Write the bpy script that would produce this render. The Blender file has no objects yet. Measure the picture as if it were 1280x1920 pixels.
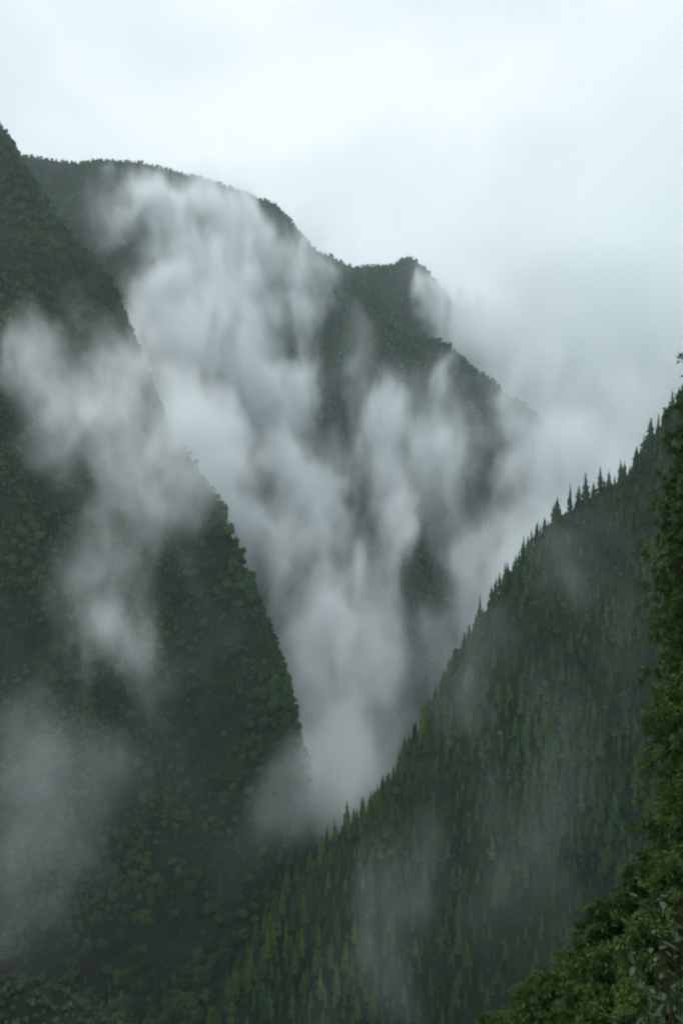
import bpy, math, random
import numpy as np

R = math.radians
rng = np.random.default_rng(11)
random.seed(11)
scene = bpy.context.scene
COL = scene.collection

# ------------------------------------------------------------------ camera
TAN = 0.6                                   # half height of the view per metre of depth
cam_d = bpy.data.cameras.new('camera')
cam_d.sensor_fit = 'VERTICAL'
cam_d.sensor_height = 24.0
cam_d.lens = 12.0 / TAN
cam_d.clip_start = 0.1
cam_d.clip_end = 20000
cam = bpy.data.objects.new('camera', cam_d)
COL.objects.link(cam)
cam.location = (0, 0, 0)
cam.rotation_euler = (R(90), 0, 0)
scene.camera = cam

# ------------------------------------------------------------------ sky
world = bpy.data.worlds.new('World')
scene.world = world
world.use_nodes = True
wn, wl = world.node_tree.nodes, world.node_tree.links
wn.clear()
SUN_EL, SUN_AZ = R(62), R(-35)              # azimuth measured from +Y, clockwise positive
out = wn.new('ShaderNodeOutputWorld')
bg = wn.new('ShaderNodeBackground'); bg.inputs['Strength'].default_value = 0.1
sky = wn.new('ShaderNodeTexSky'); sky.sky_type = 'NISHITA'; sky.sun_disc = False
sky.sun_elevation = SUN_EL; sky.sun_rotation = SUN_AZ
sky.dust_density = 4.0
tc = wn.new('ShaderNodeTexCoord')
mp = wn.new('ShaderNodeMapping'); mp.inputs['Scale'].default_value = (2.2, 2.2, 3.4)
no = wn.new('ShaderNodeTexNoise'); no.inputs['Scale'].default_value = 1.15
no.inputs['Detail'].default_value = 5; no.inputs['Roughness'].default_value = 0.5
no.inputs['Distortion'].default_value = 0.35
ramp = wn.new('ShaderNodeValToRGB')
ramp.color_ramp.elements[0].position = 0.33; ramp.color_ramp.elements[0].color = (6.5, 7.9, 8.5, 1)
ramp.color_ramp.elements[1].position = 0.62; ramp.color_ramp.elements[1].color = (9.4, 10.1, 10.3, 1)
mix = wn.new('ShaderNodeMix'); mix.data_type = 'RGBA'
mix.inputs['Factor'].default_value = 0.93
wl.new(tc.outputs['Generated'], mp.inputs['Vector'])
wl.new(mp.outputs['Vector'], no.inputs['Vector'])
wl.new(no.outputs['Fac'], ramp.inputs['Fac'])
wl.new(sky.outputs['Color'], mix.inputs[6])
wl.new(ramp.outputs['Color'], mix.inputs[7])
wl.new(mix.outputs[2], bg.inputs['Color'])
wl.new(bg.outputs['Background'], out.inputs['Surface'])

# ------------------------------------------------------------------ sun behind the overcast
sd = bpy.data.lights.new('sun', 'SUN')
sd.energy = 1.4; sd.angle = R(25); sd.color = (1.0, 0.98, 0.95)
sun = bpy.data.objects.new('sun', sd); COL.objects.link(sun)
sun.rotation_euler = (R(90) - SUN_EL, 0, math.pi - SUN_AZ)

scene.view_settings.view_transform = 'Standard'
scene.view_settings.look = 'None'
scene.view_settings.exposure = 0.12
scene.view_settings.gamma = 1.0
scene.view_settings.use_curve_mapping = False

cy = scene.cycles
cy.max_bounces = 14; cy.diffuse_bounces = 2; cy.glossy_bounces = 1
cy.transmission_bounces = 2; cy.volume_bounces = 13; cy.transparent_max_bounces = 4
cy.volume_step_rate = 2.0
cy.volume_max_steps = 512
cy.use_adaptive_sampling = True
cy.adaptive_threshold = 0.02
cy.filter_width = 2.4
cy.sample_clamp_indirect = 4.0

# ------------------------------------------------------------------ helpers
PXM = TAN / 960.0                           # metres per photo pixel per metre of depth
def at(px, py, d):
    return np.array(((px - 640) * PXM * d, d, (960 - py) * PXM * d))

def upsample(lat, idx, axis):
    i0 = np.floor(idx).astype(int); f = idx - i0
    f = f * f * (3 - 2 * f)
    sh = [1] * lat.ndim; sh[axis] = -1
    f = f.reshape(sh).astype(np.float32)
    return np.take(lat, i0, axis) * (1 - f) + np.take(lat, i0 + 1, axis) * f

def fbm_grid(axes, cell, seed, octaves=5, gain=0.5, ridged=False):
    """fractal noise about 0..1 on a regular grid given by its axis coordinates (metres)"""
    r = np.random.default_rng(seed)
    tot, amp, norm = 0, 1.0, 0.0
    cell = np.array(cell, float)
    for o in range(octaves):
        ids = [(a - a[0]) / c + r.random() for a, c in zip(axes, cell)]
        v = r.random([int(i[-1]) + 3 for i in ids]).astype(np.float32)
        for k, i in enumerate(ids):
            v = upsample(v, i, k)
        if ridged: v = 1 - np.abs(2 * v - 1)
        tot = tot + amp * v; norm += amp
        amp *= gain; cell = cell / 2
    return tot / norm

def fbm_pts(x, y, cell=70.0, seed=5):
    """patchy 0..1 variation at scattered ground points"""
    a = np.arange(x.min() - 10, x.max() + 20, 6.0); b = np.arange(y.min() - 10, y.max() + 20, 6.0)
    n = fbm_grid((a, b), (cell, cell), seed, 4)
    return n[np.clip(((x - a[0]) / 6).astype(int), 0, len(a) - 1), np.clip(((y - b[0]) / 6).astype(int), 0, len(b) - 1)]

def mesh_from(name, verts, faces):
    """faces: (n,3) or (n,4) int array, or a list of such arrays"""
    me = bpy.data.meshes.new(name)
    fl = faces if isinstance(faces, list) else [faces]
    fl = [np.asarray(f, np.int32) for f in fl if len(f)]
    me.vertices.add(len(verts))
    me.vertices.foreach_set('co', np.asarray(verts, np.float32).ravel())
    if fl:
        loops = np.concatenate([f.ravel() for f in fl])
        sizes = np.concatenate([np.full(len(f), f.shape[1], np.int32) for f in fl])
        me.loops.add(len(loops)); me.loops.foreach_set('vertex_index', loops)
        me.polygons.add(len(sizes))
        me.polygons.foreach_set('loop_start', np.concatenate(([0], np.cumsum(sizes)[:-1])).astype(np.int32))
        me.polygons.foreach_set('loop_total', sizes)
    me.update(calc_edges=True)
    return me

def link(name, data, parent=None, loc=None, mat=None):
    o = bpy.data.objects.new(name, data); COL.objects.link(o)
    if parent: o.parent = parent
    if loc is not None: o.location = loc
    if mat and data is not None and not data.materials: data.materials.append(mat)
    return o

def tag(o, label=None, cat=None, group=None, kind=None):
    if label: o['label'] = label
    if cat: o['category'] = cat
    if group: o['group'] = group
    if kind: o['kind'] = kind
    return o

# ------------------------------------------------------------------ materials
def new_mat(name):
    m = bpy.data.materials.new(name); m.use_nodes = True
    m.node_tree.nodes.clear()
    return m, m.node_tree.nodes, m.node_tree.links

def foliage_mat(name, dark, light, translucent=0.25, scale=0.35, spec=0.15, instance_var=0.6):
    m, n, l = new_mat(name)
    o = n.new('ShaderNodeOutputMaterial')
    info = n.new('ShaderNodeObjectInfo')
    geo = n.new('ShaderNodeNewGeometry')
    noi = n.new('ShaderNodeTexNoise'); noi.inputs['Scale'].default_value = scale; noi.inputs['Detail'].default_value = 3
    l.new(geo.outputs['Position'], noi.inputs['Vector'])
    add = n.new('ShaderNodeMath'); add.operation = 'MULTIPLY_ADD'
    l.new(info.outputs['Random'], add.inputs[0]); add.inputs[1].default_value = instance_var
    sub = n.new('ShaderNodeMath'); sub.operation = 'MULTIPLY_ADD'
    l.new(noi.outputs['Fac'], sub.inputs[0]); sub.inputs[1].default_value = 1.6; sub.inputs[2].default_value = -0.8 + 0.5 - instance_var / 2
    l.new(sub.outputs[0], add.inputs[2])
    r = n.new('ShaderNodeValToRGB')
    r.color_ramp.elements[0].position = 0.1; r.color_ramp.elements[0].color = (*dark, 1)
    r.color_ramp.elements[1].position = 0.95; r.color_ramp.elements[1].color = (*light, 1)
    l.new(add.outputs[0], r.inputs['Fac'])
    p = n.new('ShaderNodeBsdfPrincipled')
    p.inputs['Roughness'].default_value = 0.6
    p.inputs['Specular IOR Level'].default_value = spec
    l.new(r.outputs['Color'], p.inputs['Base Color'])
    if translucent > 0:
        t = n.new('ShaderNodeBsdfTranslucent'); l.new(r.outputs['Color'], t.inputs['Color'])
        mx = n.new('ShaderNodeMixShader'); mx.inputs[0].default_value = translucent
        l.new(p.outputs[0], mx.inputs[1]); l.new(t.outputs[0], mx.inputs[2])
        l.new(mx.outputs[0], o.inputs['Surface'])
    else:
        l.new(p.outputs[0], o.inputs['Surface'])
    return m

def noise_mat(name, a, b, scale, rough=0.9):
    m, n, l = new_mat(name)
    o = n.new('ShaderNodeOutputMaterial')
    geo = n.new('ShaderNodeNewGeometry')
    noi = n.new('ShaderNodeTexNoise'); noi.inputs['Scale'].default_value = scale; noi.inputs['Detail'].default_value = 6
    l.new(geo.outputs['Position'], noi.inputs['Vector'])
    r = n.new('ShaderNodeValToRGB')
    r.color_ramp.elements[0].position = 0.35; r.color_ramp.elements[0].color = (*a, 1)
    r.color_ramp.elements[1].position = 0.65; r.color_ramp.elements[1].color = (*b, 1)
    l.new(noi.outputs['Fac'], r.inputs['Fac'])
    p = n.new('ShaderNodeBsdfPrincipled'); p.inputs['Roughness'].default_value = rough
    p.inputs['Specular IOR Level'].default_value = 0.1
    l.new(r.outputs['Color'], p.inputs['Base Color'])
    l.new(p.outputs[0], o.inputs['Surface'])
    return m

M_soil = noise_mat('undergrowth', (0.007, 0.013, 0.006), (0.018, 0.030, 0.012), 0.06)  # ground colour darkened so the gaps between crowns read as shade
M_bark = noise_mat('bark', (0.035, 0.025, 0.018), (0.09, 0.07, 0.05), 3.0)
M_conifer = foliage_mat('conifer_needles', (0.020, 0.056, 0.019), (0.066, 0.148, 0.036), 0.15, 0.02)
M_broad = foliage_mat('broadleaf_foliage', (0.023, 0.066, 0.020), (0.098, 0.205, 0.042), 0.25, 0.02)
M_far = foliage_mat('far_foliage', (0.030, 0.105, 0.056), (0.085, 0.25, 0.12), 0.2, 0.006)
M_near = foliage_mat('near_foliage', (0.020, 0.048, 0.012), (0.11, 0.18, 0.038), 0.3, 0.9, instance_var=0.3)
M_leaf = foliage_mat('pale_leaf', (0.022, 0.05, 0.022), (0.085, 0.15, 0.07), 0.25, 6.0, spec=0.4, instance_var=0.8)
M_young = foliage_mat('young_needles', (0.034, 0.084, 0.016), (0.110, 0.205, 0.034), 0.2, 0.03)
M_scrub = foliage_mat('scrub', (0.05, 0.08, 0.035), (0.16, 0.20, 0.10), 0.2, 0.12, instance_var=0.5)

# ------------------------------------------------------------------ landforms
class Spur:
    """a crest line in space; ground falls off both sides of it"""
    def __init__(s, pts, slope, rnd, canopy, rough, seed, cell, box, slope_r=None, wave=.14):
        s.p = np.array([at(*q) for q in pts]); s.p[:, 2] -= canopy
        s.slope, s.rnd, s.slope_r = slope, rnd, slope_r or slope      # slope_r: flank on the +x side of the crest
        x0, x1, y0, y1 = box
        s.ax, s.ay = np.arange(x0, x1 + 1, cell, float), np.arange(y0, y1 + 1, cell, float)
        gx, gy = np.meshgrid(s.ax, s.ay, indexing='ij')
        z, d = s.base(gx, gy)
        n1 = fbm_grid((s.ax, s.ay), (260, 260), seed, 5, 0.5) - 0.5
        n2 = fbm_grid((s.ax, s.ay), (120, 120), seed + 1, 4, 0.5, True) - 0.6
        k = np.clip(d / 120, 0, 1)
        s.z = z + rough * (n1 * 2.0 * (wave + k) + n2 * 1.2 * k)
        s.cell = cell
    def base(s, x, y):
        """height from the crest: the best of all crest segments, smoothly blended"""
        best = np.full(x.shape, -1e9); bd = np.full(x.shape, 1e9)
        for a, b in zip(s.p[:-1], s.p[1:]):
            ab = b - a; L2 = ab[0] ** 2 + ab[1] ** 2 + 1e-6
            t = np.clip(((x - a[0]) * ab[0] + (y - a[1]) * ab[1]) / L2, 0, 1)
            d = np.hypot(x - a[0] - t * ab[0], y - a[1] - t * ab[1])
            ox, oy = x - a[0] - t * ab[0], y - a[1] - t * ab[1]
            sg = 1 if ab[1] > 0 else -1
            side = sg * (ox * ab[1] - oy * ab[0]) / (d * math.sqrt(L2) + 1e-6)
            w = np.clip(side * 1.4 + .5, 0, 1); w = w * w * (3 - 2 * w)
            sl = s.slope + (s.slope_r - s.slope) * w
            z = a[2] + t * ab[2] - sl * (np.sqrt(d * d + s.rnd ** 2) - s.rnd)
            best = np.maximum(best, z); bd = np.minimum(bd, d)
        return best, bd
    def h(s, x, y):
        fx = (x - s.ax[0]) / s.cell; fy = (y - s.ay[0]) / s.cell
        ok = (fx >= 0) & (fy >= 0) & (fx < len(s.ax) - 1.001) & (fy < len(s.ay) - 1.001)
        fx = np.clip(fx, 0, len(s.ax) - 1.001); fy = np.clip(fy, 0, len(s.ay) - 1.001)
        i, j = fx.astype(int), fy.astype(int); u, v = fx - i, fy - j
        z = (s.z[i, j] * (1 - u) * (1 - v) + s.z[i + 1, j] * u * (1 - v) + s.z[i, j + 1] * (1 - u) * v + s.z[i + 1, j + 1] * u * v)
        return np.where(ok, z, -1e9)
    def build(s, name, label):
        nx, ny = len(s.ax), len(s.ay)
        gx, gy = np.meshgrid(s.ax, s.ay, indexing='ij')
        v = np.stack((gx, gy, np.maximum(s.z, FLOOR - 25)), -1).reshape(-1, 3)
        i = np.arange(nx - 1)[:, None] * ny + np.arange(ny - 1)[None, :]
        f = np.stack((i, i + ny, i + ny + 1, i + 1), -1).reshape(-1, 4)
        keep = (v[f][:, :, 2] > FLOOR - 24).any(1)
        me = mesh_from(name, v, f[keep])
        me.polygons.foreach_set('use_smooth', np.ones(len(me.polygons), bool))
        return tag(link(name, me, mat=M_soil), label, kind='structure')

FLOOR = -430.0
far_face = Spur([(-700, 60, 1900), (-300, 190, 1950), (-100, 250, 2000), (50, 288, 2020), (150, 303, 2020), (185, 297, 2010), (260, 302, 2000),
                 (330, 318, 2000), (400, 335, 1990), (500, 372, 1970), (540, 420, 1960), (565, 456, 1950), (610, 475, 1950), (655, 497, 1960)],
                1.45, 30, 8, 60, 3, 12, (-1500, 700, 900, 2700))
far_peak = Spur([(560, 520, 2350), (640, 503, 2300), (680, 494, 2260), (735, 492, 2240), (764, 476, 2230), (780, 490, 2230), (800, 525, 2230), (850, 570, 2220),
                 (930, 640, 2200), (1000, 760, 2150), (1060, 900, 2100)], 1.5, 25, 8, 36, 5, 14, (-400, 1300, 1500, 2900))
mid_spur = Spur([(560, 462, 1940), (600, 480, 1890), (640, 498, 1820), (684, 530, 1760), (714, 580, 1710), (785, 620, 1660), (824, 632, 1630),
                 (852, 660, 1600), (900, 695, 1570), (946, 742, 1540), (966, 742, 1510), (990, 800, 1470), (1010, 900, 1420), (1000, 1050, 1350),
                 (960, 1200, 1250)], 1.4, 22, 8, 44, 7, 12, (-500, 1100, 800, 2300))
left_spur = Spur([(-500, -160, 1300), (-250, 40, 1240), (-100, 150, 1190), (0, 222, 1150), (40, 285, 1130), (100, 385, 1080), (190, 495, 1030),
                  (230, 580, 985), (300, 765, 900), (395, 905, 830), (458, 1060, 770), (510, 1195, 700), (541, 1325, 640), (540, 1440, 600),
                  (515, 1570, 560), (470, 1750, 520)], 1.42, 14, 7, 44, 9, 6, (-1200, 250, 250, 1500), slope_r=8.0, wave=.3)
right_ridge = Spur([(250, 2220, 400), (400, 1960, 440), (470, 1830, 462), (560, 1660, 500), (620, 1590, 520), (655, 1555, 532), (720, 1520, 560),
                    (770, 1430, 590), (830, 1300, 620), (870, 1225, 640), (920, 1135, 660), (985, 1040, 690), (1040, 970, 705), (1100, 932, 715),
                    (1190, 878, 735), (1230, 815, 750), (1270, 760, 765), (1350, 640, 790), (1550, 420, 830)],
                   2.6, 8, 0, 34, 13, 6, (-300, 900, 150, 1000), slope_r=1.12)
knoll = Spur([(-900, 1600, 260), (-300, 1780, 240), (-80, 1850, 238), (20, 1846, 242), (70, 1876, 246), (110, 1930, 250)], 1.0, 10, 0, 5, 17, 4,
             (-420, -20, 60, 480))
def near_pts():
    return np.array([(60, -140, 45), (2.5, -4, -1.75), (16, 20, -10), (33, 48, -16), (46, 80, -30), (60, 115, -70)], float)
class NearHill(Spur):
    def __init__(s):
        s.p = near_pts(); s.slope, s.slope_r, s.rnd, s.cell = 0.95, 0.95, 3.0, 2.0
        s.ax, s.ay = np.arange(-60, 161, 2.0), np.arange(-160, 221, 2.0)
        gx, gy = np.meshgrid(s.ax, s.ay, indexing='ij')
        z, d = s.base(gx, gy)
        # the bank falls away down-valley and stays high behind the crest
        cross = (gx - 2.5) - 0.62 * (gy + 4)
        s.z = z + np.where(cross > 0, np.minimum(d, 60) * 1.15, 0) + (fbm_grid((s.ax, s.ay), (18, 18), 23, 4) - 0.5) * 2.5 * np.clip(d / 8, 0, 1)
near_hill = NearHill()

SPURS = [far_face, far_peak, mid_spur, left_spur, right_ridge, knoll, near_hill]
far_face.build('mountain', 'far forested mountain wall closing the head of the valley')
far_peak.build('mountain_peak', 'bluish far peak half hidden in cloud behind the mountain wall')
mid_spur.build('mountain_spur', 'green mid-distance spur descending from the mountain wall into the mist')
left_spur.build('hillside', 'steep dark wooded spur falling from the upper left into the gorge')
right_ridge.build('ridge', 'dark conifer-covered ridge rising to the right with a serrated skyline')
knoll.build('hill', 'small rounded grey-green knoll low in the left corner')
near_hill.build('bank', 'near roadside bank dropping away under the closest trees')
g = mesh_from('ground', [(-4000, -4000, FLOOR), (4000, -4000, FLOOR), (4000, 4000, FLOOR), (-4000, 4000, FLOOR)], np.array([[0, 1, 2, 3]]))
tag(link('ground', g, mat=M_soil), 'hidden valley floor under the mist', kind='structure')

# ------------------------------------------------------------------ tree crowns
def tube(path, radii, sides=6):
    path = np.asarray(path, float); V = []; F = []
    for k, (p, r) in enumerate(zip(path, radii)):
        d = path[min(k + 1, len(path) - 1)] - path[max(k - 1, 0)]; d /= np.linalg.norm(d) + 1e-9
        u = np.cross(d, (0.3, 0.9, 0.2)); u /= np.linalg.norm(u); w = np.cross(d, u)
        for a in range(sides):
            t = 2 * math.pi * a / sides
            V.append(p + r * (math.cos(t) * u + math.sin(t) * w))
    for k in range(len(path) - 1):
        for a in range(sides):
            b = (a + 1) % sides
            F.append((k * sides + a, k * sides + b, (k + 1) * sides + b, (k + 1) * sides + a))
    return np.array(V), np.array(F)

class MB:
    def __init__(s): s.v = []; s.f = []; s.n = 0
    def add(s, v, f):
        s.v.append(np.asarray(v, float)); s.f.append(np.asarray(f) + s.n); s.n += len(v)
    def mesh(s, name):
        tri = [f for f in s.f if f.shape[1] == 3]; quad = [f for f in s.f if f.shape[1] == 4]
        return mesh_from(name, np.concatenate(s.v), [np.concatenate(x) for x in (tri, quad) if x])

def sprays(mb, c, n, size, r, aspect=1.0, jitter=0.8):
    """leaf clumps: small tilted quads at points c, facing roughly along n"""
    k = len(c)
    n = n + r.normal(0, jitter, (k, 3)); n /= np.linalg.norm(n, axis=1)[:, None] + 1e-9
    u = np.cross(n, r.normal(0, 1, (k, 3))); u /= np.linalg.norm(u, axis=1)[:, None] + 1e-9
    w = np.cross(n, u)
    s = (size * r.uniform(0.6, 1.4, k))[:, None]
    V = np.stack((c - u * s * aspect, c - w * s * 0.6 + n * s * 0.15, c + u * s * aspect, c + w * s * 0.6 - n * s * 0.2), 1).reshape(-1, 3)
    mb.add(V, np.arange(4 * k).reshape(-1, 4))

def conifer_crown(seed, h, half, tiers, per):
    r = np.random.default_rng(seed); mb = MB()
    z0 = h * 0.08; lop = r.uniform(.75, 1.2, 5)
    zs = np.array([z0, h * 0.3, h * 0.55, h * 0.8, h * 0.99]); prof = np.array([0.45, 0.5, 0.36, 0.16, 0.01]) * half
    v, f = tube([(0, 0, z) for z in zs], prof, 7); mb.add(v, f)
    for k in range(tiers):
        t = (k + r.uniform(-.3, .3)) / (tiers - 1); t = min(max(t, 0), 1)
        z = z0 + (h - z0) * t ** 0.92
        rad = half * (1 - t) ** 0.8 * (0.72 + 0.28 * math.sin(min(1, t * 6 + .3) * 1.57)) + half * 0.05
        m = max(4, int(per * (1 - 0.45 * t)))
        for a in range(m):
            th = 2 * math.pi * (a + r.uniform(-.4, .4)) / m + k * 1.3
            L = rad * r.uniform(0.5, 1.38) * lop[a % len(lop)]
            dx, dy = math.cos(th), math.sin(th)
            sx, sy = -dy, dx
            wd = L * 0.34 + half * 0.08
            dr = L * r.uniform(0.25, 0.7)
            lift = L * r.uniform(-.05, .22)
            V = [(dx * L * .15, dy * L * .15, z + lift * .3),
                 (dx * L * .6 + sx * wd, dy * L * .6 + sy * wd, z + lift - dr * .45), (dx * L, dy * L, z - dr),
                 (dx * L * .6 - sx * wd, dy * L * .6 - sy * wd, z + lift - dr * .45)]
            mb.add(V, [(0, 1, 2), (0, 2, 3)])
            V2 = [(dx * L * .3, dy * L * .3, z + lift), (dx * L * .9, dy * L * .9, z + lift * .6 - dr * .4), (dx * L * .95, dy * L * .95, z - dr * 1.25),
                  (dx * L * .35, dy * L * .35, z - dr * .9)]
            mb.add(V2, [(0, 1, 2, 3)])
    return mb.mesh('conifer_crown')

def broad_crown(seed, h, half, lobes, per, size):
    r = np.random.default_rng(seed); mb = MB()
    cz = h * 0.62
    for k in range(lobes):
        a = r.uniform(0, 2 * math.pi); q = math.sqrt(r.uniform(0, 1)) * 0.68
        z = r.uniform(-0.5, 0.72) * (1 - 0.5 * q)
        c = np.array((math.cos(a) * q * half, math.sin(a) * q * half, cz + z * h * 0.4))
        rad = half * r.uniform(0.3, 0.5)
        n = r.normal(0, 1, (per, 3)); n[:, 2] += 0.35; n /= np.linalg.norm(n, axis=1)[:, None]
        sprays(mb, c + n * rad * r.uniform(0.75, 1.15, (per, 1)) * (1, 1, .85), n, size, r)
        # an inner clump keeps the lobe from being hollow
        n2 = r.normal(0, 1, (10, 3)); n2 /= np.linalg.norm(n2, axis=1)[:, None]
        sprays(mb, c + n2 * rad * 0.45, n2, rad * 0.55, r)
    return mb.mesh('broadleaf_crown')

def trunk_mesh(h, r0, seed, lean=0.02):
    r = np.random.default_rng(seed)
    p = [(r.normal(0, lean) * h * t, r.normal(0, lean) * h * t, h * t - 1.0 * (t == 0)) for t in (0, .3, .6, 1)]
    v, f = tube(p, [r0 * 1.25, r0 * .85, r0 * .5, r0 * .06], 6)
    return mesh_from('trunk', v, f)

CON = [conifer_crown(100 + k, 20, hw, tr, pr) for k, (hw, tr, pr) in enumerate([(3.3, 15, 9), (2.7, 16, 8), (3.8, 14, 10), (2.2, 17, 8), (3.0, 13, 9)])]
CON_T = [trunk_mesh(19.5, .32, 200 + k, 0.004) for k in range(3)]
BRO = [broad_crown(300 + k, 13, hw, lb, 46, .62) for k, (hw, lb) in enumerate([(5.4, 15), (4.6, 12), (6.0, 17), (4.2, 11)])]
BRO_T = [trunk_mesh(9.5, .3, 400 + k, 0.03) for k in range(3)]
CON_Y = [m.copy() for m in CON]
for m in CON_Y: m.materials.append(M_young)
for m in CON: m.materials.append(M_conifer)
for m in BRO: m.materials.append(M_broad)
for m in CON_T + BRO_T: m.materials.append(M_bark)

def tree(kind, crown, trunk, loc, rz, s, label, group, cat='tree', sz=1.0, near=False):
    e = bpy.data.objects.new(kind, None); COL.objects.link(e)
    e.location = loc; e.rotation_euler = (0, 0, rz); e.scale = (s, s, s * sz)
    tag(e, label, cat, group)
    link('trunk', trunk, e); c = link('crown', crown, e)
    return e, c

# ------------------------------------------------------------------ where trees stand
def candidates(sp, step, seed, pxr=(-160, 1440), pyr=(-100, 2080)):
    r = np.random.default_rng(seed)
    gx, gy = np.meshgrid(np.arange(sp.ax[0], sp.ax[-1], step), np.arange(sp.ay[0], sp.ay[-1], step), indexing='ij')
    x = (gx + r.uniform(-.48, .48, gx.shape) * step).ravel(); y = (gy + r.uniform(-.48, .48, gx.shape) * step).ravel()
    z = sp.h(x, y)
    others = np.max([q.h(x, y) for q in SPURS if q is not sp], axis=0)
    e = step
    nx = -(sp.h(x + e, y) - sp.h(x - e, y)) / (2 * e); ny = -(sp.h(x, y + e) - sp.h(x, y - e)) / (2 * e)
    facing = (-x * nx - y * ny - (z + 12)) / np.sqrt((x * x + y * y + z * z) * (nx * nx + ny * ny + 1))
    px = 640 + x / (PXM * y); py = 960 - z / (PXM * y)
    ok = (z > others - 2) & (z > FLOOR + 2) & (facing > -0.12) & (y > 20) & (px > pxr[0]) & (px < pxr[1]) & (py > pyr[0]) & (py < pyr[1])
    return x[ok], y[ok], z[ok], px[ok], py[ok], facing[ok]

def steep_extra(sp, seed, step, **kw):
    """more trees where the ground is so steep that a plan grid leaves gaps"""
    q = candidates(sp, step, seed, **kw)
    e = 4.0
    gxx = (sp.h(q[0] + e, q[1]) - sp.h(q[0] - e, q[1])) / (2 * e); gyy = (sp.h(q[0], q[1] + e) - sp.h(q[0], q[1] - e)) / (2 * e)
    k = np.hypot(gxx, gyy) > 1.9
    return [a[k] for a in q]

def pick_group(name, srcs, mat=None):
    ng = bpy.data.node_groups.new(name, 'GeometryNodeTree')
    ng.interface.new_socket('Geometry', in_out='INPUT', socket_type='NodeSocketGeometry')
    ng.interface.new_socket('Geometry', in_out='OUTPUT', socket_type='NodeSocketGeometry')
    n, l = ng.nodes, ng.links
    gi, go = n.new('NodeGroupInput'), n.new('NodeGroupOutput')
    jo = n.new('GeometryNodeJoinGeometry')
    for s in srcs[::-1]:
        oi = n.new('GeometryNodeObjectInfo'); oi.transform_space = 'ORIGINAL'
        oi.inputs['Object'].default_value = s; oi.inputs['As Instance'].default_value = True
        l.new(oi.outputs['Geometry'], jo.inputs[0])
    ip = n.new('GeometryNodeInstanceOnPoints'); ip.inputs['Pick Instance'].default_value = True
    l.new(gi.outputs[0], ip.inputs['Points']); l.new(jo.outputs[0], ip.inputs['Instance'])
    def attr(nm, t):
        a = n.new('GeometryNodeInputNamedAttribute'); a.data_type = t; a.inputs['Name'].default_value = nm
        return a.outputs['Attribute']
    l.new(attr('pick', 'INT'), ip.inputs['Instance Index'])
    cx = n.new('ShaderNodeCombineXYZ'); l.new(attr('turn', 'FLOAT'), cx.inputs['Z'])
    l.new(cx.outputs[0], ip.inputs['Rotation'])
    l.new(attr('size', 'FLOAT_VECTOR'), ip.inputs['Scale'])
    if mat:
        sm = n.new('GeometryNodeSetMaterial'); sm.inputs['Material'].default_value = mat
        l.new(jo.outputs[0], sm.inputs['Geometry']); l.new(sm.outputs[0], ip.inputs['Instance'])
    l.new(ip.outputs[0], go.inputs[0])
    return ng

def forest(name, pts, pick, size, srcs, label, mat=None):
    me = mesh_from(name, pts, [])
    k = len(pts)
    a = me.attributes.new('pick', 'INT', 'POINT'); a.data.foreach_set('value', np.asarray(pick, np.int32))
    a = me.attributes.new('turn', 'FLOAT', 'POINT'); a.data.foreach_set('value', rng.uniform(0, 6.28, k).astype(np.float32))
    a = me.attributes.new('size', 'FLOAT_VECTOR', 'POINT'); a.data.foreach_set('vector', np.asarray(size, np.float32).ravel())
    o = link(name, me)
    md = o.modifiers.new('scatter', 'NODES'); md.node_group = pick_group(name, srcs, mat)
    return tag(o, label, kind='stuff')

ORD = ['first', 'second', 'third', 'fourth', 'fifth', 'sixth', 'seventh', 'eighth', 'ninth', 'tenth', 'eleventh', 'twelfth', 'thirteenth',
       'fourteenth', 'fifteenth', 'sixteenth', 'seventeenth', 'eighteenth', 'nineteenth', 'twentieth']

# ---- conifers on the right ridge
x, y, z, px, py, fc = candidates(right_ridge, 5.6, 31)
hs = rng.uniform(0.35, 1.0, len(x)) * np.interp(fbm_pts(x, y), (.3, .7), (.7, 1.1))
yel = rng.random(len(x)) < np.interp(px + .25 * (py - 1700), (430, 760), (.95, .06))     # greener young trees toward the ridge toe
# skyline spires, each placed on the crest: (photo px, height m, slimness)
spires = [(470, 15, 1.0), (497, 17, .9), (528, 15, 1.1), (556, 18, .9), (580, 16, 1.0), (613, 22, .62), (628, 13, 1.0), (650, 21, .9), (668, 14, 1.1), (694, 17, 1.0),
          (735, 18, 1.0), (757, 21, .9), (776, 15, 1.0), (797, 20, .8), (826, 18, 1.0), (849, 21, .9), (870, 22, 1.0), (899, 24, .8), (928, 18, 1.1),
          (946, 20, .9), (966, 18, 1.0), (981, 24, .8), (1005, 17, 1.1), (1020, 20, 1.1), (1044, 22, 1.1), (1068, 27, .6), (1084, 19, 1.0), (1097, 25, .9),
          (1112, 20, 1.0), (1124, 23, .9), (1140, 19, 1.1), (1162, 22, .9), (1190, 19, 1.1), (1206, 23, .8), (1219, 25, .9), (1233, 28, .8), (1246, 20, 1.0), (1259, 30, .62),
          (1272, 22, .9)]
cp = right_ridge.p
cpx = 640 + cp[:, 0] / (PXM * cp[:, 1])
CON_OBJ, YOUNG_OBJ = {}, {}
n_sp = 0
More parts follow.
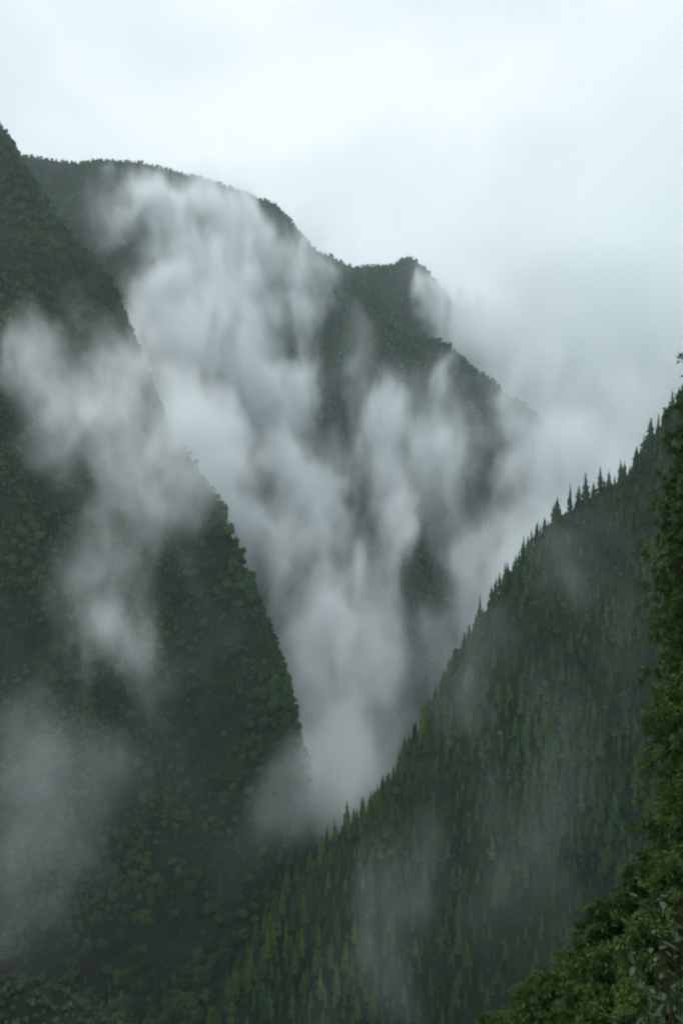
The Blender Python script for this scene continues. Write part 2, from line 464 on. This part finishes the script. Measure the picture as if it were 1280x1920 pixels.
for k, (sx, hh, slim) in enumerate(spires):
    hh = hh * rng.uniform(.72, 1.12)
    t = np.interp(sx, cpx, np.arange(len(cp)))
    i = int(t); f = t - i
    q = cp[i] * (1 - f) + cp[min(i + 1, len(cp) - 1)] * f
    zz = float(right_ridge.h(np.array([q[0]]), np.array([q[1]]))[0])
    shape = 'slim' if slim < .85 else ('broad' if slim > 1.05 else 'pointed')
    size = 'tall' if hh >= 21 else ('small' if hh <= 14 else 'mid-sized')
    if k < 20: where = ORD[k] + ' on the serrated ridge skyline counting up from the gorge'
    else: where = ORD[len(spires) - 1 - k] + ' on the serrated ridge skyline counting down from the frame edge'
    kk = 3 if slim < .85 else (2 if slim > 1.05 else k % 2)
    e, c = tree('conifer', (CON_Y if sx < 610 else CON)[kk], CON_T[k % 3], (q[0], q[1], zz - 1.8), rng.uniform(0, 6.28), hh / 20 * (.9 if slim < .85 else 1), f'{size} {shape} conifer, {where}',
                'conifers on the serrated ridge skyline', sz=1.1 if slim < .85 else 1)
    (YOUNG_OBJ if sx < 610 else CON_OBJ).setdefault(kk, c)
CON_REG = [('dark conifer at the lowest foot of the ridge below the gorge mist', 'conifers at the foot of the ridge below the gorge'),
           ('dark conifer in the dense middle stand low on the ridge face', 'conifers in the middle stand low on the ridge face'),
           ('dark conifer low on the ridge face just behind the near bank trees', 'conifers on the ridge face behind the near bank')]
order = np.argsort(-hs * 20 / y)
inview = (px[order] > 330) & (px[order] < 1290) & (py[order] < 1960)
ind = order[inview][:258]
for k, i in enumerate(ind):
    kk = int(rng.integers(0, 5))
    e, c = tree('conifer', (CON_Y if yel[i] else CON)[kk], CON_T[k % 3], (x[i], y[i], z[i] - .5), rng.uniform(0, 6.28), hs[i],
                *CON_REG[0 if px[i] < 640 else (1 if px[i] < 960 else 2)])
    (YOUNG_OBJ if yel[i] else CON_OBJ).setdefault(kk, c)
rest = np.setdiff1d(np.arange(len(x)), ind)
con_src = [CON_OBJ[k] for k in range(5)]
# ---- broadleaf trees on the left spur
bx, by, bz, bpx, bpy_, bfc = candidates(left_spur, 5.4, 33, pxr=(-160, 760))
bs = (.3 + .62 * rng.random(len(bx)) ** 1.7) * np.interp(fbm_pts(bx, by, 60, 6), (.3, .7), (.75, 1.25))
BRO_REG = [('dark round-crowned tree under the low mist at the left spur foot', 'round-crowned trees under the low mist'),
           ('dark round-crowned tree in the wood just above the scrubby knoll edge', 'round-crowned trees low in the middle of the left spur'),
           ('dark round-crowned tree beside the gorge low on the left spur', 'round-crowned trees of the left spur beside the gorge')]
order = np.argsort(-bs / by)
inview = (bpx[order] > -10) & (bpx[order] < 600) & (bpy_[order] < 1950)
bind = order[inview][:280]
BRO_OBJ = {}
for k, i in enumerate(bind):
    kk = int(rng.integers(0, 4))
    e, c = tree('broadleaf_tree', BRO[kk], BRO_T[k % 3], (bx[i], by[i], bz[i] - .6), rng.uniform(0, 6.28), bs[i],
                *BRO_REG[0 if bpx[i] < 170 else (1 if bpx[i] < 360 else 2)])
    BRO_OBJ.setdefault(kk, c)
bro_src = [BRO_OBJ[k] for k in range(4)]
SRC = con_src + bro_src            # pick index runs backwards: joined geometry is stacked last first
NS = len(SRC)
def picks(k, share_conifer):
    c = rng.random(k) < share_conifer
    i = np.where(c, rng.integers(0, 5, k), rng.integers(5, 9, k))
    return i, c
def sizes(s, c):
    w = s * np.where(c, 1.0, .95)
    return np.stack((w, w, s), 1)

yr = rest[yel[rest]]; rest = rest[~yel[rest]]
young_src = [YOUNG_OBJ[k] for k in sorted(YOUNG_OBJ)]
forest('young_forest', np.stack((x, y, z - .5), 1)[yr], rng.integers(0, len(young_src), len(yr)), np.stack([hs[yr] * .95] * 3, 1), young_src, 'yellow-green conifers scattered over the ridge toe')
i, c = picks(len(rest), .8)
forest('ridge_forest', np.stack((x, y, z - .5), 1)[rest], i, sizes(hs[rest] * np.where(c, 1, .75), c), SRC, 'dense dark conifer forest covering the ridge face')
rest = np.setdiff1d(np.arange(len(bx)), bind)
i, c = picks(len(rest), .3)
ex = steep_extra(left_spur, 35, 3.4, pxr=(-160, 760))
j, cc = picks(len(ex[0]), .25); es = rng.uniform(.35, .7, len(ex[0]))
forest('flank_forest', np.stack((ex[0], ex[1], ex[2] - 1.5), 1), j, sizes(es * np.where(cc, .8, 1), cc), SRC, 'dark trees clinging to the steep gorge flank of the left spur')
forest('spur_forest', np.stack((bx, by, bz - .6), 1)[rest], i, sizes(bs[rest] * np.where(c, .7, 1), c), SRC, 'dark mixed forest covering the left spur')
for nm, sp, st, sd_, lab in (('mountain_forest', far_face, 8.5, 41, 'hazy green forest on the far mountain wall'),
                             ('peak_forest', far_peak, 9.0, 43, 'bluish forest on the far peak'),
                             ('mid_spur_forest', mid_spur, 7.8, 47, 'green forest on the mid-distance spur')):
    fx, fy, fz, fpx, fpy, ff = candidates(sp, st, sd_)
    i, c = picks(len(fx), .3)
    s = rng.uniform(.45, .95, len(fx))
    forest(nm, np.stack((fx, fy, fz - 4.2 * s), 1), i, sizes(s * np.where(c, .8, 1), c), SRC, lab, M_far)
    print(nm, len(fx))
print('ridge', len(x), 'left', len(bx))
fx, fy, fz, fpx, fpy, ff = candidates(knoll, 2.6, 53)
i, c = picks(len(fx), 0)
s = rng.uniform(.12, .24, len(fx))
forest('knoll_shrubbery', np.stack((fx, fy, fz - .6), 1), i, sizes(s, c), SRC, 'low grey-green scrub covering the rounded knoll', M_scrub)

# ------------------------------------------------------------------ near trees
def needles(mb, c, d, ln, wd, r):
    """narrow leafy sprigs at points c pointing along d"""
    k = len(c); d = d / (np.linalg.norm(d, axis=1)[:, None] + 1e-9)
    u = np.cross(d, r.normal(0, 1, (k, 3))); u /= np.linalg.norm(u, axis=1)[:, None] + 1e-9
    L = (ln * r.uniform(.6, 1.4, k))[:, None]; W = (wd * r.uniform(.7, 1.3, k))[:, None]
    V = np.stack((c, c + d * L * .45 + u * W, c + d * L, c + d * L * .5 - u * W), 1).reshape(-1, 3)
    mb.add(V, np.arange(4 * k).reshape(-1, 4))

def near_tree(px_, py_top, d, half_px, label, low=0.05, droop=.65, sprig=.32, dens=1.15, seed=[500]):
    """a tufted tree standing on the bank, its top at the given height"""
    seed[0] += 1; r = np.random.default_rng(seed[0])
    p = at(px_, py_top, d)
    gz = float(near_hill.h(np.array([p[0]]), np.array([p[1]]))[0])
    h = max(p[2] - gz, 2.5); half = half_px * PXM * d
    if gz < -400: gz, h = p[2] - 14, 14
    mb, br = MB(), MB()
    nb = int(h * 4.2 * dens) + 14
    for k in range(nb):
        t = low + (1 - low) * (k + r.uniform(0, 1)) / nb
        z = h * t
        L = half * (1 - ((t - low) / (1 - low)) ** 3.2) ** .7 * r.uniform(.45, 1.2) + half * .08
        th = k * 2.39996 + r.uniform(-.5, .5)
        dv = np.array((math.cos(th), math.sin(th), 0)); up = np.array((0, 0, 1.0))
        tt = np.linspace(0, 1, 5)[:, None]
        path = up * z + dv * L * tt + up * (L * .5 * tt - L * droop * tt ** 2)
        v, f = tube(path, np.linspace(.05, .012, 5) * (.5 + half * .2), 4); br.add(v, f)
        nt = max(3, int(4 + L * 3.2))
        for q in range(nt):
            u = .25 + .75 * (q + r.uniform(0, 1)) / nt
            c = up * z + dv * L * u + up * (L * .5 * u - L * droop * u * u) + r.normal(0, 1, 3) * (L * .13, L * .13, L * .1)
            m = int(26 * r.uniform(.6, 1.4))
            dd = r.normal(0, .45, (m, 3)) + dv * .5 + up * r.uniform(-1.3, .25)
            needles(mb, c + r.normal(0, .1, (m, 3)), dd, sprig, sprig * .17, r)
    tv, tf = tube([(0, 0, -1), (.1, 0, h * .35), (-.05, .1, h * .7), (0, 0, h * .97)], [h * .016 + .03, h * .012 + .02, h * .008, h * .002], 7)
    e = bpy.data.objects.new('leafy_tree', None); COL.objects.link(e)
    e.location = (p[0], p[1], gz)
    tag(e, label, 'tree', 'near trees on the roadside bank')
    link('trunk', mesh_from('trunk', tv, tf), e, mat=M_bark); link('boughs', br.mesh('boughs'), e, mat=M_bark); link('crown', mb.mesh('crown'), e, mat=M_near)
    print('near', px_, py_top, 'ground', round(gz, 1), 'h', round(h, 1), 'half', round(half, 1))

near_tree(1328, 590, 52, 103, 'tall leafy tree cut by the frame edge, topmost of the near trees', low=.1, droop=.9, sprig=.34, dens=2.0)
near_tree(1369, 1190, 45, 130, 'leafy tree below the tallest one at the frame edge')
near_tree(1314, 1400, 44, 75, 'bushy tree on the bank just under the tall tree')
near_tree(1252, 1490, 47, 60, 'yellow-green tree second down along the edge of the bank')
near_tree(1189, 1620, 46, 55, 'narrow yellow-green tree third down along the edge of the bank')
near_tree(1286, 1590, 40, 75, 'dark leafy tree behind the pale broad leaves')
near_tree(1129, 1690, 45, 60, 'drooping tree fourth down along the edge of the bank')
near_tree(1074, 1790, 44, 55, 'low tree fifth down the bank beside the bottom conifers')
near_tree(1214, 1730, 38, 80, 'dense bush-like tree in the middle of the near bank')
near_tree(1139, 1810, 38, 75, 'olive tree at the foot of the near bank')
near_tree(1029, 1870, 43, 55, 'lowest tree of the bank, only its top showing')
fx, fy, fz, fpx, fpy, ff = candidates(near_hill, 1.1, 57, pxr=(500, 1600), pyr=(900, 2300))
k = fy < 75; fx, fy, fz = fx[k], fy[k], fz[k]
i, c = picks(len(fx), 0)
s = rng.uniform(.05, .13, len(fx))
forest('undergrowth', np.stack((fx, fy, fz - .35), 1), i, sizes(s, c), SRC, 'low undergrowth covering the near bank', M_near)

# pale broad-leaved shrub by the camera: each large leaf its own part
def leaf_mesh():
    n = 6; V = []; F = []
    for k in range(n + 1):
        t = k / n; w = .48 * math.sin(math.pi * min(1, t * .97 + .02)) ** .75 * (1 - .25 * t)
        zc = -.28 * t * t
        V += [(-w * .5, t, zc + .07), (0, t, zc), (w * .5, t, zc + .07)]
    for k in range(n):
        a = 3 * k; F += [(a, a + 1, a + 4, a + 3), (a + 1, a + 2, a + 5, a + 4)]
    me = mesh_from('leaf', V, np.array(F)); me.materials.append(M_leaf)
    me.polygons.foreach_set('use_smooth', np.ones(len(me.polygons), bool))
    return me
LEAF = leaf_mesh()
def leafy_shrub(px_, py_, d, n_leaf, half, tall, label, seed, leaf_len):
    """px_, py_: where its top shows; half, tall: size of the leafy part in metres"""
    r = np.random.default_rng(seed)
    b = at(px_, py_, d)
    gz = float(near_hill.h(np.array([b[0]]), np.array([b[1]]))[0])
    e = bpy.data.objects.new('broadleaf_shrub', None); COL.objects.link(e)
    e.location = (b[0], b[1], gz); tag(e, label, 'shrub', 'pale-leaved shrubs by the viewpoint')
    H = b[2] - gz
    mb = MB()
    stems = 9; per = n_leaf // stems
    for k in range(stems):
        th = k * 2.4 + r.uniform(-.4, .4); ln = half * r.uniform(.3, 1.0)
        tt = np.linspace(0, 1, 7)[:, None]
        top = H - tall * r.uniform(0, .35)
        path = np.array((math.cos(th), math.sin(th), 0)) * ln * np.clip((tt * top - (H - tall * 1.2)) / (tall * 1.2), 0, 1) + np.array((0, 0, 1)) * top * tt
        v, f = tube(path, np.linspace(.016, .004, 7), 5); mb.add(v, f)
        u0 = max(0, 1 - tall / top)
        for q in range(per):
            u = u0 + (1 - u0) * (q + r.uniform(0, 1)) / per
            c = np.array([np.interp(u, tt[:, 0], path[:, a]) for a in range(3)]) + r.normal(0, .05, 3)
            o = link('leaf', LEAF, e, c)
            o.rotation_euler = (r.uniform(-.7, .3), r.uniform(-.5, .5), r.uniform(0, 6.28))
            s_ = leaf_len * r.uniform(.6, 1.3); o.scale = (s_, s_, s_)
    sm = mb.mesh('stem'); sm.materials.append(M_bark); link('stem', sm, e)
    print('shrub', round(H, 2))
leafy_shrub(1272, 1655, 8.5, 90, .42, 1.5, 'pale broad-leaved shrub nearest the camera, cut by the frame edge', 61, .13)
leafy_shrub(1225, 1765, 9.5, 72, .36, 1.2, 'lower pale broad-leaved shrub left of the taller one', 62, .115)

# ------------------------------------------------------------------ mist
def warp(A, off):
    g_ = np.meshgrid(*[np.arange(k, dtype=np.float32) for k in A.shape], indexing='ij')
    c = [np.clip(g_[k] + off[k], 0, A.shape[k] - 1.01) for k in range(3)]
    i = [q.astype(np.int32) for q in c]; f = [q - p for q, p in zip(c, i)]
    o = 0
    for a in (0, 1):
        for b in (0, 1):
            for d in (0, 1):
                o = o + A[i[0] + a, i[1] + b, i[2] + d] * ((f[0] if a else 1 - f[0]) * (f[1] if b else 1 - f[1]) * (f[2] if d else 1 - f[2]))
    return o

def mist_object(name, strokes, voxel, cell, seed, dens, label, wisp=1.2, grow=1.6, bend=1.25, squash=.6):
    """strokes: soft puffs along lines in space; torn into streaks by stretched, curled noise"""
    voxel = np.array(voxel, float); cell = np.array(cell, float)
    blobs = []
    for st, sq in strokes:
        sq = sq * squash
        w = [(at(q[0], q[1], q[2]), q[3] * PXM * q[2] * grow, q[4]) for q in st]
        if len(w) == 1: blobs.append((*w[0], sq)); continue
        for (a, ra, sa), (b, rb, sb) in zip(w[:-1], w[1:]):
            m = max(1, int(np.linalg.norm(b - a) / (0.5 * min(ra, rb))))
            for k in range(m):
                f = k / m; blobs.append((a + (b - a) * f, ra + (rb - ra) * f, sa + (sb - sa) * f, sq))
        blobs.append((*w[-1], sq))
    lo = np.min([c - r * 1.5 * np.array((1, s, 1)) for c, r, _, s in blobs], 0); hi = np.max([c + r * 1.5 * np.array((1, s, 1)) for c, r, _, s in blobs], 0)
    lo = lo - cell * (.5, .2, .4); hi = hi + cell * (.5, .2, .4); lo[2] = max(lo[2], FLOOR - 1)
    n = np.ceil((hi - lo) / voxel).astype(int); hi = lo + n * voxel
    ax = [np.linspace(lo[k], hi[k], n[k]).astype(np.float32) for k in range(3)]
    K = np.zeros(n, np.float32)                       # optical envelope: 1 - product of gaps
    for c, r, s, sq in blobs:
        R3 = r * 1.5 * np.array((1, sq, 1))
        sl = tuple(slice(max(0, int((c[k] - R3[k] - lo[k]) / voxel[k]) - 1), int((c[k] + R3[k] - lo[k]) / voxel[k]) + 3) for k in range(3))
        q = sum((((ax[k][sl[k]] - c[k]) / R3[k]) ** 2).reshape([-1 if j == k else 1 for j in range(3)]) for k in range(3))
        K[sl] = np.maximum(K[sl], 0) + np.clip(1 - q, 0, 1) ** 2 * s * .45 * (1 - .6 * np.clip(K[sl], 0, 1))
    W = [fbm_grid(ax, cell * (1.6, 1.2, .9), seed + 17 + k, 4, .55) for k in range(3)]
    off = [(W[k] - W[k].mean()) * (cell[0] * 1.8) * bend / voxel[k] for k in range(3)]
    K = warp(K, off)
    N = fbm_grid(ax, cell, seed, 5, 0.65); N = (N - N.mean()) / N.std()
    Q = fbm_grid(ax, cell * (.8, .9, .9), seed + 3, 4, 0.6, True); Q = (Q - Q.mean()) / Q.std()
    N = warp(.75 * N + .5 * Q, [o * .9 for o in off])
    E = np.clip(K, 0, 1.0)
    D = E ** 1.8 * np.clip(np.exp(wisp * (N - .25) * (1.25 - .55 * E)), 0, 4.5)
    D = np.maximum(D - .012, 0)
    for k in range(3):
        D[tuple(0 if j == k else slice(None) for j in range(3))] = 0; D[tuple(-1 if j == k else slice(None) for j in range(3))] = 0
    print(name, n, n.prod(), 'fill', float((D > 0).mean()))
    me = bpy.data.meshes.new(name); me.vertices.add(int(n.prod()))
    a = me.attributes.new('mist', 'FLOAT', 'POINT'); a.data.foreach_set('value', D.ravel())
    o = link(name, me)
    m, nn, l = new_mat(name)
    mo = nn.new('ShaderNodeOutputMaterial'); pv = nn.new('ShaderNodeVolumePrincipled')
    pv.inputs['Color'].default_value = (.972, .992, 1.0, 1)
    pv.inputs['Density'].default_value = dens
    pv.inputs['Density Attribute'].default_value = 'density'
    pv.inputs['Anisotropy'].default_value = 0.15
    l.new(pv.outputs[0], mo.inputs['Volume'])
    me.materials.append(m)
    ng = bpy.data.node_groups.new(name, 'GeometryNodeTree')
    ng.interface.new_socket('Geometry', in_out='INPUT', socket_type='NodeSocketGeometry')
    ng.interface.new_socket('Geometry', in_out='OUTPUT', socket_type='NodeSocketGeometry')
    gn, gl = ng.nodes, ng.links
    gi, go = gn.new('NodeGroupInput'), gn.new('NodeGroupOutput')
    vc = gn.new('GeometryNodeVolumeCube')
    vc.inputs['Min'].default_value = tuple(map(float, lo)); vc.inputs['Max'].default_value = tuple(map(float, hi))
    for k, s in enumerate('XYZ'): vc.inputs['Resolution ' + s].default_value = int(n[k])
    pos = gn.new('GeometryNodeInputPosition'); sep = gn.new('ShaderNodeSeparateXYZ')
    gl.new(pos.outputs[0], sep.inputs[0])
    idx = None
    for k in range(3):
        mr = gn.new('ShaderNodeMapRange'); mr.clamp = True
        mr.inputs['From Min'].default_value = float(lo[k]); mr.inputs['From Max'].default_value = float(hi[k])
        mr.inputs['To Min'].default_value = 0; mr.inputs['To Max'].default_value = float(n[k] - 1)
        gl.new(sep.outputs[k], mr.inputs['Value'])
        f2i = gn.new('FunctionNodeFloatToInt'); f2i.rounding_mode = 'ROUND'; gl.new(mr.outputs[0], f2i.inputs[0])
        if idx is None: idx = f2i.outputs[0]
        else:
            im = gn.new('FunctionNodeIntegerMath'); im.operation = 'MULTIPLY_ADD'
            gl.new(idx, im.inputs[0]); im.inputs[1].default_value = int(n[k]); gl.new(f2i.outputs[0], im.inputs[2])
            idx = im.outputs[0]
    si = gn.new('GeometryNodeSampleIndex'); si.data_type = 'FLOAT'; si.domain = 'POINT'
    na = gn.new('GeometryNodeInputNamedAttribute'); na.data_type = 'FLOAT'; na.inputs['Name'].default_value = 'mist'
    gl.new(gi.outputs[0], si.inputs['Geometry']); gl.new(na.outputs['Attribute'], si.inputs['Value']); gl.new(idx, si.inputs['Index'])
    gl.new(si.outputs[0], vc.inputs['Density'])
    sm = gn.new('GeometryNodeSetMaterial'); sm.inputs['Material'].default_value = m
    gl.new(vc.outputs[0], sm.inputs['Geometry']); gl.new(sm.outputs[0], go.inputs[0])
    md = o.modifiers.new('mist', 'NODES'); md.node_group = ng
    return tag(o, label, kind='stuff')

valley = [
    # left arm of the V, behind the left spur
    ([(250, 690, 1130, 60, .9), (330, 780, 1120, 65, 1.1), (410, 860, 1110, 68, 1.2), (465, 960, 1080, 65, 1.3), (515, 1060, 1060, 62, 1.2),
      (565, 1160, 1020, 64, 1.1), (610, 1270, 960, 66, 1.1), (640, 1370, 860, 64, 1.0), (612, 1460, 680, 60, .95), (590, 1510, 600, 54, .85), (565, 1570, 552, 46, .7), (532, 1640, 522, 38, .45), (500, 1710, 498, 30, .25)], 1.0),
    # columns up the middle
    ([(640, 1230, 1060, 70, .85), (625, 1110, 1120, 55, .7), (618, 1010, 1200, 40, .5), (612, 920, 1300, 30, .3)], 1.0),
    ([(660, 1200, 1040, 60, .85), (705, 1100, 1100, 58, .85), (740, 1010, 1180, 52, .75), (775, 920, 1260, 44, .6), (810, 850, 1300, 30, .4)], 1.0),
    ([(728, 752, 1400, 42, 2.6)], 1.0), ([(740, 800, 1390, 46, .9)], 1.0), ([(690, 860, 1380, 50, .5), (640, 830, 1400, 45, .45)], 1.0),
    ([(560, 790, 1420, 40, .7), (540, 870, 1350, 50, .9), (550, 960, 1250, 50, .9)], 1.0),
    ([(680, 950, 1300, 120, .75), (830, 850, 1400, 90, .7), (740, 820, 1450, 90, .6), (860, 760, 1480, 80, .65)], .8),
    # right arm behind the ridge
    ([(1200, 830, 1400, 150, 1.0), (1100, 920, 1300, 105, 1.0), (1015, 1010, 1200, 85, 1.0), (940, 1110, 1100, 75, .95), (865, 1220, 1020, 75, .9),
      (785, 1330, 940, 74, .85), (710, 1430, 880, 64, .8)], 1.0),
    ([(1070, 660, 1430, 78, 1.5), (1000, 720, 1440, 48, 1.5), (1020, 780, 1410, 62, 1.8), (1000, 850, 1380, 42, 1.0)], 1.0),
    ([(1000, 600, 1760, 65, .6), (1030, 700, 1680, 80, .9), (1070, 800, 1580, 95, 1.0)], 1.0),
    ([(800, 545, 1850, 22, 1.6), (835, 605, 1800, 26, 2.2), (880, 650, 1760, 26, 1.8)], 1.0), ([(870, 560, 1950, 34, 1.2), (920, 600, 1880, 40, 1.8), (945, 680, 1800, 40, 2.0), (985, 740, 1700, 46, 1.6)], 1.0),
    # thin columns in front of the mountain wall
    ([(180, 315, 1950, 13, .5), (207, 340, 1930, 13, .5), (224, 372, 1900, 13, .45)], 1.0),
    ([(285, 330, 1880, 32, .7), (300, 420, 1780, 34, .7), (330, 490, 1720, 40, .75), (310, 560, 1600, 46, .7), (270, 640, 1400, 50, .8)], 1.0),
    ([(370, 375, 1890, 40, .6), (440, 425, 1850, 46, .8), (495, 440, 1840, 34, .75)], 1.0),
    ([(425, 440, 1790, 42, .9), (432, 530, 1720, 40, 1.1), (450, 630, 1630, 38, .9), (490, 720, 1550, 46, .95), (530, 800, 1470, 44, .9)], 1.0),
    ([(370, 540, 1680, 50, .5), (350, 650, 1520, 46, .6), (400, 750, 1370, 40, .5)], 1.0),
    ([(578, 510, 1770, 18, .6), (580, 600, 1680, 24, .75), (560, 680, 1620, 28, .5)], 1.0),
    ([(340, 430, 1820, 110, .7), (480, 500, 1760, 110, .75), (420, 640, 1600, 120, .75), (560, 700, 1550, 110, .65)], .6),
]
mist_object('valley_mist', valley, (5, 11, 6.5), (54, 140, 150), 71, 0.029, 'grey-white mist rising through the V of the gorge and over the mountain wall', wisp=1.0)
bank = [
    ([(1150, 330, 2000, 260, .4), (1200, 500, 1950, 260, .6), (1220, 700, 1850, 230, .8), (1280, 880, 1700, 170, .8)], .8),
    ([(1450, 300, 2000, 260, .5), (1450, 600, 1900, 260, .8), (1450, 850, 1700, 220, .9)], .8),
    ([(1040, 500, 1900, 130, .35), (1060, 640, 1850, 120, .7), (1080, 780, 1750, 120, .8)], .8),
]
mist_object('cloud_mist', bank, (16, 22, 16), (260, 400, 420), 91, 0.0125, 'broad bank of cloud filling the valley mouth behind the conifer ridge', wisp=.5)
leftm = [
    ([(45, 600, 860, 34, .8), (70, 670, 830, 52, .95), (130, 720, 810, 68, 1.0), (210, 740, 810, 72, 1.0), (280, 750, 830, 65, 1.0), (350, 800, 830, 64, 2.0)], .8),
    ([(225, 620, 930, 34, 1.2), (265, 670, 890, 46, 1.8), (315, 745, 850, 52, 1.9)], .8),
    ([(110, 590, 880, 28, .5), (150, 560, 900, 24, .4), (185, 590, 900, 24, .4)], .8),
    ([(100, 790, 770, 58, .8), (170, 850, 740, 68, .9), (270, 840, 760, 74, .95), (360, 870, 780, 66, 1.6), (405, 950, 760, 50, .9)], .8),
    ([(200, 930, 720, 66, .6), (290, 930, 720, 66, .65), (370, 970, 740, 50, .6)], .8),
    ([(235, 990, 690, 64, .44), (220, 1100, 660, 60, .42)], .8),
    ([(350, 1020, 710, 60, .5), (340, 1110, 690, 50, .42)], .8),
    ([(60, 1160, 650, 90, .36), (250, 1230, 620, 110, .34), (400, 1150, 640, 80, .3)], .8),
]
mist_object('drifting_mist', leftm, (3.6, 7, 4.5), (36, 90, 95), 73, 0.030, 'pale mist draped across the face of the left spur', wisp=.9)
low = [
    ([(30, 1280, 570, 70, .45), (60, 1420, 540, 105, .75), (160, 1470, 530, 100, .75), (270, 1420, 540, 80, .5)], .8),
    ([(20, 1560, 510, 115, .9), (130, 1600, 510, 115, .75), (60, 1730, 500, 95, .5)], .8),
    ([(330, 1560, 500, 90, .5), (420, 1420, 540, 80, .42)], .8),
]
mist_object('low_mist', low, (4, 7, 5), (45, 100, 110), 79, 0.013, 'dim mist hanging low before the foot of the left spur', wisp=.6)
wisps = [
    ([(620, 1930, 400, 80, .6), (670, 1800, 410, 80, .6), (720, 1680, 430, 65, .5), (790, 1560, 450, 55, .35)], .8),
    ([(870, 1370, 520, 45, .5), (900, 1280, 530, 48, .65), (930, 1190, 540, 38, .5)], .8),
    ([(1000, 1120, 560, 48, .5), (1045, 1040, 570, 52, .5), (1110, 960, 590, 50, .3)], .8),
    ([(1080, 1350, 480, 80, .34), (1170, 1220, 500, 75, .36), (1230, 1080, 520, 60, .3)], .8),
    ([(940, 1520, 450, 100, .38), (1060, 1450, 460, 85, .32)], .8),
    ([(820, 1750, 410, 110, .55), (960, 1650, 420, 110, .5)], .8),
]
mist_object('ridge_mist', wisps, (3, 6, 4), (26, 60, 90), 83, 0.019, 'thin wisps of mist clinging to the conifer ridge', wisp=.75)

# ------------------------------------------------------------------ the air
hz = MB()
a, b, c0, c1 = -4200, 4200, FLOOR - 1.0, 1250
hv = [(a, a, c0), (b, a, c0), (b, b, c0), (a, b, c0), (a, a, c1), (b, a, c1), (b, b, c1), (a, b, c1)]
hm = mesh_from('haze', hv, np.array([(3, 2, 1, 0), (4, 5, 6, 7), (0, 1, 5, 4), (1, 2, 6, 5), (2, 3, 7, 6), (3, 0, 4, 7)]))
m, n_, l_ = new_mat('haze')
mo = n_.new('ShaderNodeOutputMaterial'); pv = n_.new('ShaderNodeVolumePrincipled')
pv.inputs['Color'].default_value = (.84, .97, 1.0, 1); pv.inputs['Density'].default_value = 0.00007
l_.new(pv.outputs[0], mo.inputs['Volume'])
tag(link('haze', hm, mat=m), 'thin damp air filling the valley', kind='stuff')
